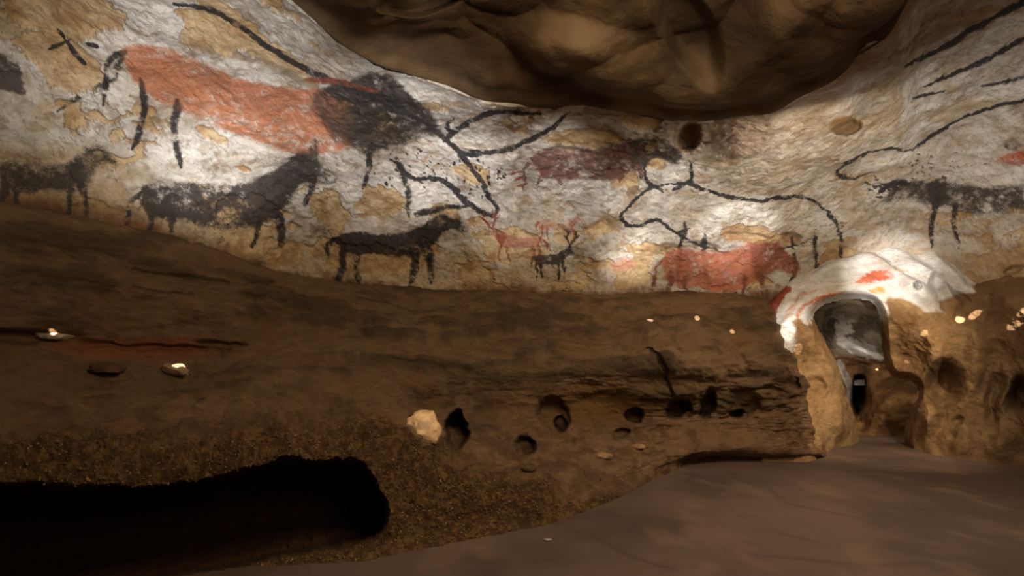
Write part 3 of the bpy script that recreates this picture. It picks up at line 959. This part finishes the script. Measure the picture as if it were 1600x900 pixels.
# ------------------------------------------------------------------ inside of the passage
D_COLS = columns([(1215, 1470, 1.7)])
D0 = [(1215, 430, 8.9), (1340, 425, 9.0), (1470, 440, 8.8)]
D1 = [(1215, 470, 9.6), (1300, 470, 10.0), (1380, 480, 9.8), (1470, 490, 9.4)]
D2 = [(1215, 515, 10.0), (1310, 510, 11.0), (1380, 528, 10.7), (1470, 530, 10.0)]
D3 = [(1215, 545, 9.9), (1310, 548, 10.8), (1380, 556, 10.5), (1470, 560, 10.0)]
D4 = [(1215, 580, 9.8), (1310, 572, 11.2), (1345, 576, 11.3), (1380, 580, 10.9), (1470, 590, 9.9)]
D5 = [(1215, 640, 9.6), (1320, 635, 11.2), (1345, 640, 11.3), (1362, 630, 10.5), (1400, 625, 10.0), (1470, 630, 9.6)]
D6 = np.array([(1215, 694), (1330, 684), (1380, 683), (1430, 684), (1470, 690)], float)
D6P = at_z(D_COLS, hermite(D6[:, 0], D6[:, 1], D_COLS), -0.03)
P = loft([row(D0, D_COLS), row(D1, D_COLS), row(D2, D_COLS), row(D3, D_COLS), row(D4, D_COLS), row(D5, D_COLS), D6P], [22, 24, 20, 20, 36, 26])
x, y = proj(P)
N = grid_normals(P)
wob = fbm(P, 2.5, 4, 0.55, 80.0)
P = P + N * ((0.08 * fbm(P, 1.6, 3, 0.5, 81.0) + 0.03 * ridged(P, 3.5, 4, 82.0)) * sstep(688, 660, y))[..., None]
GAP = smooth_line([(1332, 590), (1340, 586), (1352, 588), (1354, 606), (1350, 625), (1342, 645), (1336, 652), (1331, 636), (1329, 610)], True, 5)
sd = poly_sd(x, y, GAP) + 1.0 * wob
amt = 2.2 * sstep(-1, 5, sd)
for (cx, cy, rx, ry, rot, k) in [(1385, 640, 34, 50, 0.2, -0.2), (1345, 545, 40, 12, 0.45, -0.35), (1362, 580, 20, 14, 0, -0.3), (1320, 600, 10, 40, -0.35, -0.3), (1330, 500, 26, 22, 0, -0.2)]:
    amt = amt + k * (1 - sstep(0.0, 1.0, ell(x, y, cx, cy, rx, ry, rot) + 0.15 * wob))
P = push(P, amt)
a1 = fbm(P, 2.5, 5, 0.6, 83.0); a2 = fbm(P, 8.0, 4, 0.6, 84.0)
col = mix(lin(158, 118, 76), lin(118, 84, 50), sstep(-0.4, 0.5, a1 + 0.5 * a2))
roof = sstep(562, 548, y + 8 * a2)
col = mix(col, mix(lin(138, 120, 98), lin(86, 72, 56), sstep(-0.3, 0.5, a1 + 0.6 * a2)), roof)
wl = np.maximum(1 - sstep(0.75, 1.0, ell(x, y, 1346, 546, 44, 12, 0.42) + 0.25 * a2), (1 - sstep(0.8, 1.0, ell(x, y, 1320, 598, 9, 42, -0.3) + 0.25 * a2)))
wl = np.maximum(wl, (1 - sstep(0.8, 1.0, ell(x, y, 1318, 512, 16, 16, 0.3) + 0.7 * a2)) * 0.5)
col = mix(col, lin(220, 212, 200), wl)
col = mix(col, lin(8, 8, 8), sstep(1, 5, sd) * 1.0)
D_P = P
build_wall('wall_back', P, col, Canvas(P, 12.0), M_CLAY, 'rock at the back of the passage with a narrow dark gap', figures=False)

# ------------------------------------------------------------------ ceiling
E_COLS = columns([(-600, 430, 14), (430, 1450, 2.6), (1450, 2200, 14)])
ty, tY = line_at(TOP, E_COLS)
E0 = at(E_COLS, ty + 2, tY + 0.02)
u = (E_COLS + 600) / 2800
ex = np.interp(E_COLS, [-600, 0, 450, 800, 1150, 1412, 1600, 2200], [-1.7, -2.0, -1.55, 0.2, 2.1, 2.75, 2.8, 1.9])


def inner(k, z):
    """E0 drawn in towards the middle of the vault by the share k, at height z"""
    c = np.array([0.7, 1.2, 0])
    Q = E0 * (1 - k) + (E0 * 0 + c) * k
    Q[:, 2] = z
    return Q


rowsE = [E0 + np.array([0, 0.12, 0.12]), E0, inner(0.06, E0[:, 2] + 0.03), inner(0.2, 4.12), inner(0.4, 4.3), inner(0.65, 4.45)]
last = inner(0.9, 4.5)
rowsE.append(last)
P = loft(rowsE, [4, 10, 50, 60, 50, 20])
x, y = proj(P)
N = grid_normals(P)


def cells(P, scale, seed=0.0):
    Q = P * scale + seed
    i = np.floor(Q).astype(np.int64)
    f1 = np.full(Q.shape[:-1], 9.0); f2 = f1.copy()
    for dx in (-1, 0, 1):
        for dy in (-1, 0, 1):
            for dz in (-1, 0, 1):
                c = i + np.array([dx, dy, dz])
                h = c + 1000
                j = np.stack([_hash(h[..., 0], h[..., 1], h[..., 2] + k * 57) for k in range(3)], -1) * 0.4 + 0.5
                q = np.linalg.norm(c + j - Q, axis=-1)
                f2 = np.minimum(f2, np.maximum(f1, q)); f1 = np.minimum(f1, q)
    return f1, f2


W3 = np.stack([fbm(P, 1.3, 2, 0.5, 88.0 + k) for k in range(3)], -1) * 0.22
f1, f2 = cells(P + W3, 1.05, 3.3)
g1, g2 = cells(P + W3 * 0.7, 2.3, 8.1)
bulb = fbm(P, 0.7, 2, 0.5, 91.0)
d = 0.14 * bulb - 0.24 * f1 ** 2 - 0.05 * g1 ** 2 + 0.08 + 0.012 * fbm(P, 5.0, 4, 0.5, 93.0)
k = sstep(0, 46, np.arange(P.shape[0]))[:, None]
P = P + N * (d * k)[..., None]
for (cx, cy, rx, ry, rot, kk, sh) in [(680, -5, 100, 34, 0, 0.45, 0.75), (1075, 40, 50, 130, -0.5, 0.3, 0.5), (1250, 30, 130, 110, 0, -0.25, 0.0), (900, 90, 120, 60, 0, -0.25, 0.0)]:
    P = push(P, kk * (1 - sstep(sh, 1.0, ell(x, y, cx, cy, rx, ry, rot) + 0.25 * bulb)))
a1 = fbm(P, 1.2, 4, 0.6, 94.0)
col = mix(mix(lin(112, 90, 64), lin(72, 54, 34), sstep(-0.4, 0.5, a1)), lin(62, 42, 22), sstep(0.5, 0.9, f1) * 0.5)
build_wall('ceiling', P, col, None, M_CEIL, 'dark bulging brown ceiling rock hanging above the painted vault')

# rough rock closing the chamber behind the viewer
cols = np.linspace(0, 1, 60)
ang = math.pi * (0.0 + 1.0 * cols)
bx = 0.3 - 4.6 * np.cos(ang); by = 2.0 - 5.5 * np.sin(ang)
rw = []
for z, kk in [(-0.05, 1.0), (1.5, 1.05), (3.0, 0.95), (4.2, 0.7), (4.9, 0.35)]:
    rw.append(np.stack([0.3 + (bx - 0.3) * kk, by * kk, np.full_like(bx, z)], -1))
P = loft(rw, [12, 12, 10, 10])
N = grid_normals(P)
P = P + N * (0.2 * fbm(P, 0.7, 4, 0.5, 96.0))[..., None]
build_wall('wall_rear', P, mix(lin(120, 88, 58), lin(90, 64, 40), sstep(-0.4, 0.5, fbm(P, 1.0, 4, 0.5, 97.0))), None, M_CEIL, 'plain brown rock closing the chamber')

# ------------------------------------------------------------------ floor
gx, gy = np.meshgrid(np.arange(-4.2, 12.6, 0.042), np.arange(-4.0, 16.0, 0.042))
P = np.stack([gx, gy, np.zeros_like(gx)], -1)
P[..., 2] = 0.012 * fbm(P, 0.9, 4, 0.5, 101.0) + 0.004 * fbm(P, 6.0, 3, 0.5, 102.0)
edge_w = R8[:, :2]
poly = np.vstack([edge_w, [(5.2, 9.4), (6.2, 11.5), (12, 15.9), (12.5, 2), (8, -3.9), (-4.1, -3.9), (-4.1, 1.5)]])
sdw = poly_sd(gx.ravel(), gy.ravel(), poly[::3] if False else np.vstack([edge_w[::12], edge_w[-1:], poly[len(edge_w):]])).reshape(gx.shape)
crk = np.zeros(gx.shape)
for q in ([(0.7, 4.6), (0.95, 4.1), (1.3, 3.8)], [(2.2, 5.2), (2.35, 4.7), (2.5, 4.5)], [(3.0, 6.2), (2.9, 5.6), (3.3, 5.1)], [(1.9, 4.2), (2.6, 4.0), (3.1, 4.05)], [(3.6, 5.6), (4.6, 5.3), (5.4, 5.5)]):
    dd, _ = seg_dist(gx, gy, smooth_line(q))
    crk = np.maximum(crk, (1 - sstep(0.005, 0.05, dd + 0.012 * fbm(P, 8.0, 2, 0.5, 105.0))) * sstep(-0.4, 0.2, fbm(P, 3.0, 2, 0.5, 106.0)))
P[..., 2] -= 0.006 * crk
a1 = fbm(P, 0.8, 5, 0.6, 103.0)
col = mix(lin(97, 77, 66), lin(80, 63, 52), sstep(-0.4, 0.5, a1))
cr = np.abs(fbm(P, 0.6, 4, 0.55, 104.0))
col = mix(col, lin(90, 66, 52), (1 - sstep(0, 0.02, cr)) * 0.3)
col = mix(col, lin(66, 48, 38), crk * 0.5)
col = mix(col, lin(128, 104, 86), sstep(0.25, 0.6, fbm(P, 2.2, 4, 0.6, 107.0, (1, 0.5, 1))) * 0.3)
build_wall('floor', P, col, None, M_FLOOR, 'smooth brown packed floor', keep=sdw > np.where(gx > 3.6, -0.7, -0.12))


# ================================================================== THINGS
def rock_mesh(name, sx, sy, sz, seed, flat=0.0, res=4, angular=0.5):
    """an irregular stone: a faceted, worn lump"""
    import bmesh
    bm = bmesh.new()
    bmesh.ops.create_icosphere(bm, subdivisions=res, radius=1.0)
    V = np.array([v.co[:] for v in bm.verts])
    rnd = np.random.RandomState(seed)
    pl = rnd.normal(size=(14, 3)); pl /= np.linalg.norm(pl, axis=1)[:, None]
    dist = rnd.uniform(0.62, 0.95, 14)
    for n_, q in zip(pl, dist):
        over = np.maximum(V @ n_ - q, 0)
        V = V - n_[None, :] * over[:, None] * (0.4 + angular)
    V = V * (1 + 0.16 * fbm(V, 1.3, 3, 0.5, seed)[:, None] + 0.05 * fbm(V, 5, 3, 0.6, seed + 1)[:, None])
    V[:, 2] = np.where(V[:, 2] < -0.6, -0.6 + (V[:, 2] + 0.6) * 0.2, V[:, 2])
    V = V * np.array([sx, sy, sz])
    F = np.array([[v.index for v in f.verts] for f in bm.faces])
    bm.free()
    return V, F


def stone(name, cat, label, px, py, wpx, hpx, color, seed, yaw=0.0, tilt=0.0, group=None, floor=False, sink=0.3, mat=None, res=4, depth=None):
    if floor:
        p = at_z(px, py, 0.0); n = np.array([0, 0, 1.0])
    else:
        p, n = on_bank(px, py)
    dist = np.linalg.norm(p - CAM)
    sx = wpx / 800 * p[1] / 2; sz = hpx / 800 * p[1] / 2
    V, F = rock_mesh(name, sx, (depth or sx * 0.7), sz, seed, res=res)
    a = fbm(V, 12.0, 4, 0.6, seed)
    col = mix(np.array(color), np.array(color) * 0.6, sstep(-0.3, 0.5, a))
    o = mesh_from(name, V, F, mat or M_STONE, None, {'col': col})
    o['label'] = label; o['category'] = cat
    if group: o['group'] = group
    o.location = Vector(p) + Vector((0, 0, sz * (0.6 - sink)))
    o.rotation_euler = (0, tilt, yaw)
    return o


stone('boulder', 'boulder', 'pale spotlit boulder beside the tall dark niche', 663, 676, 70, 66, lin(190, 154, 110), 23, 0.3, 0.0, sink=0.5, res=5, depth=0.16)
stone('stone', 'stone', 'flat stone with a brilliantly lit top below the left vault', 84, 531, 54, 17, lin(190, 165, 140), 11, 0.2, 0.05, sink=0.0)
stone('stone', 'stone', 'dark long stone on the bank, left of the spotlit one', 163, 584, 62, 17, lin(84, 58, 36), 12, 0.1, 0.0, sink=-0.1)
stone('stone', 'stone', 'pale oblong stone catching light on the left bank', 273, 586, 50, 22, lin(176, 142, 110), 13, -0.35, 0.12, sink=-0.15)
stone('stone', 'stone', 'dark block-shaped stone lying on the mound edge', 826, 737, 30, 12, lin(96, 72, 46), 14, 0.1, sink=0.0)
stone('stone', 'stone', 'pale rounded stone on the dusty apron, the nearer of two', 946, 717, 28, 14, lin(176, 138, 98), 15, 0.3, sink=0.0)
stone('stone', 'stone', 'small flat pale stone on the apron, the farther of two', 997, 702, 24, 10, lin(158, 120, 84), 16, 0.0, sink=0.0)
stone('stone', 'stone', 'round dark stone lodged in the widest niche', 876, 664, 22, 22, lin(84, 60, 42), 17, 0.4, sink=0.3)
stone('stone_chip', 'chip', 'tiny whitish stone chip on the floor near the bank', 856, 844, 13, 4, lin(190, 180, 170), 18, 0.1, floor=True, sink=0.1, res=3)

# narrow accent beams that catch ledges, stones and rock tips
def beam(P_, px, py, e, ang, colr=(1, 0.92, 0.82), off=(-0.5, -2.4, 1.9)):
    bx_, by_ = proj(P_)
    i_ = np.argmin((bx_ - px) ** 2 + (by_ - py) ** 2)
    t_ = P_.reshape(-1, 3)[i_]
    spot(tuple(t_ + np.array(off)), tuple(t_), e, ang, 0.5, colr, 0.006)


for px_, py_, e_, a_ in [(1016, 500, 4000, 2.0), (1090, 496, 3600, 1.7), (1145, 518, 2600, 1.5)]:
    beam(B_P, px_, py_, e_, a_)
beam(B_P, 70, 503, 60, 13, (1, 0.5, 0.2))  # added orange lamp, stands in for glow bounced off the flat stone
for ob_, e_, a_, off_, dz_ in [(bpy.data.objects['stone'], 3200, 1.3, (0.9, -2.1, 0.45), 0.01), (bpy.data.objects['stone.002'], 1800, 3.0, (0.6, -1.6, 1.5), 0.03),
                               (bpy.data.objects['boulder'], 150, 11, (0.2, -2.2, 1.2), 0.05)]:
    t_ = np.array(ob_.location) + np.array([0.03, 0, dz_])
    spot(tuple(t_ + np.array(off_)), tuple(t_), e_, a_, 0.5, (1, 0.9, 0.76), 0.006)
for px_, py_, e_, a_ in [(1500, 500, 3600, 2.4), (1524, 492, 3000, 2.2), (1592, 500, 3000, 2.8), (1440, 528, 1400, 1.6), (1232, 512, 700, 5.0), (1246, 545, 1200, 2.4)]:
    beam(C_P, px_, py_, e_, a_)
beam(D_P, 1371, 578, 600, 2.6, off=(-0.5, -1.0, 0.5))

# loose grit on the soil of the mound
rs = np.random.RandomState(4)
soilv = np.nonzero(((soil > 0.7) & (B_X > -10) & (B_X < 1100) & (pitm < 0.01)).ravel())[0]
pick = rs.choice(soilv, 11000)
base = B_P.reshape(-1, 3)[pick] + rs.normal(size=(11000, 3)) * 0.006
octa = np.array([(1, 0, 0), (-1, 0, 0), (0, 1, 0), (0, -1, 0), (0, 0, 1), (0, 0, -1)], float)
of = np.array([(0, 2, 4), (2, 1, 4), (1, 3, 4), (3, 0, 4), (2, 0, 5), (1, 2, 5), (3, 1, 5), (0, 3, 5)])
size = (rs.rand(11000) ** 4 * 0.011 + 0.003)[:, None, None]
V = base[:, None, :] + octa[None] * size * (0.5 + rs.rand(11000, 6, 1))
F = (of[None] + (np.arange(11000) * 6)[:, None, None]).reshape(-1, 3)
gc = mix(lin(92, 66, 36), lin(150, 116, 70), rs.rand(11000) ** 3)
o = mesh_from('gravel', V.reshape(-1, 3), F, M_STONE, None, {'col': np.repeat(gc, 6, 0)})
o['kind'] = 'stuff'; o['label'] = 'straw-coloured grit strewn over the soil mound around the pit'; o['category'] = 'gravel'

# grey sign hanging in the dark gap
c = at(1342.5, 597.5, 11.9)
import bmesh
bm = bmesh.new()
bmesh.ops.create_cube(bm, size=1.0)
bmesh.ops.scale(bm, vec=(0.24, 0.02, 0.13), verts=bm.verts)
bmesh.ops.bevel(bm, geom=bm.edges[:], offset=0.004, segments=2, affect='EDGES')
me = bpy.data.meshes.new('sign'); bm.to_mesh(me); bm.free()
m, nt, b = nodes_of('grey board'); b.inputs['Base Color'].default_value = (0.3, 0.27, 0.25, 1)
nz = add(nt, 'ShaderNodeTexNoise'); nz.inputs['Scale'].default_value = 30
rmp = add(nt, 'ShaderNodeMapRange'); rmp.inputs[3].default_value = 0.5; rmp.inputs[4].default_value = 0.8
nt.links.new(nz.outputs['Fac'], rmp.inputs[0]); nt.links.new(rmp.outputs[0], b.inputs['Roughness'])
me.materials.append(m)
sg = bpy.data.objects.new('sign', me); COL.objects.link(sg)
sg.location = c; sg['label'] = 'small plain grey board hanging in the dark gap'; sg['category'] = 'sign'
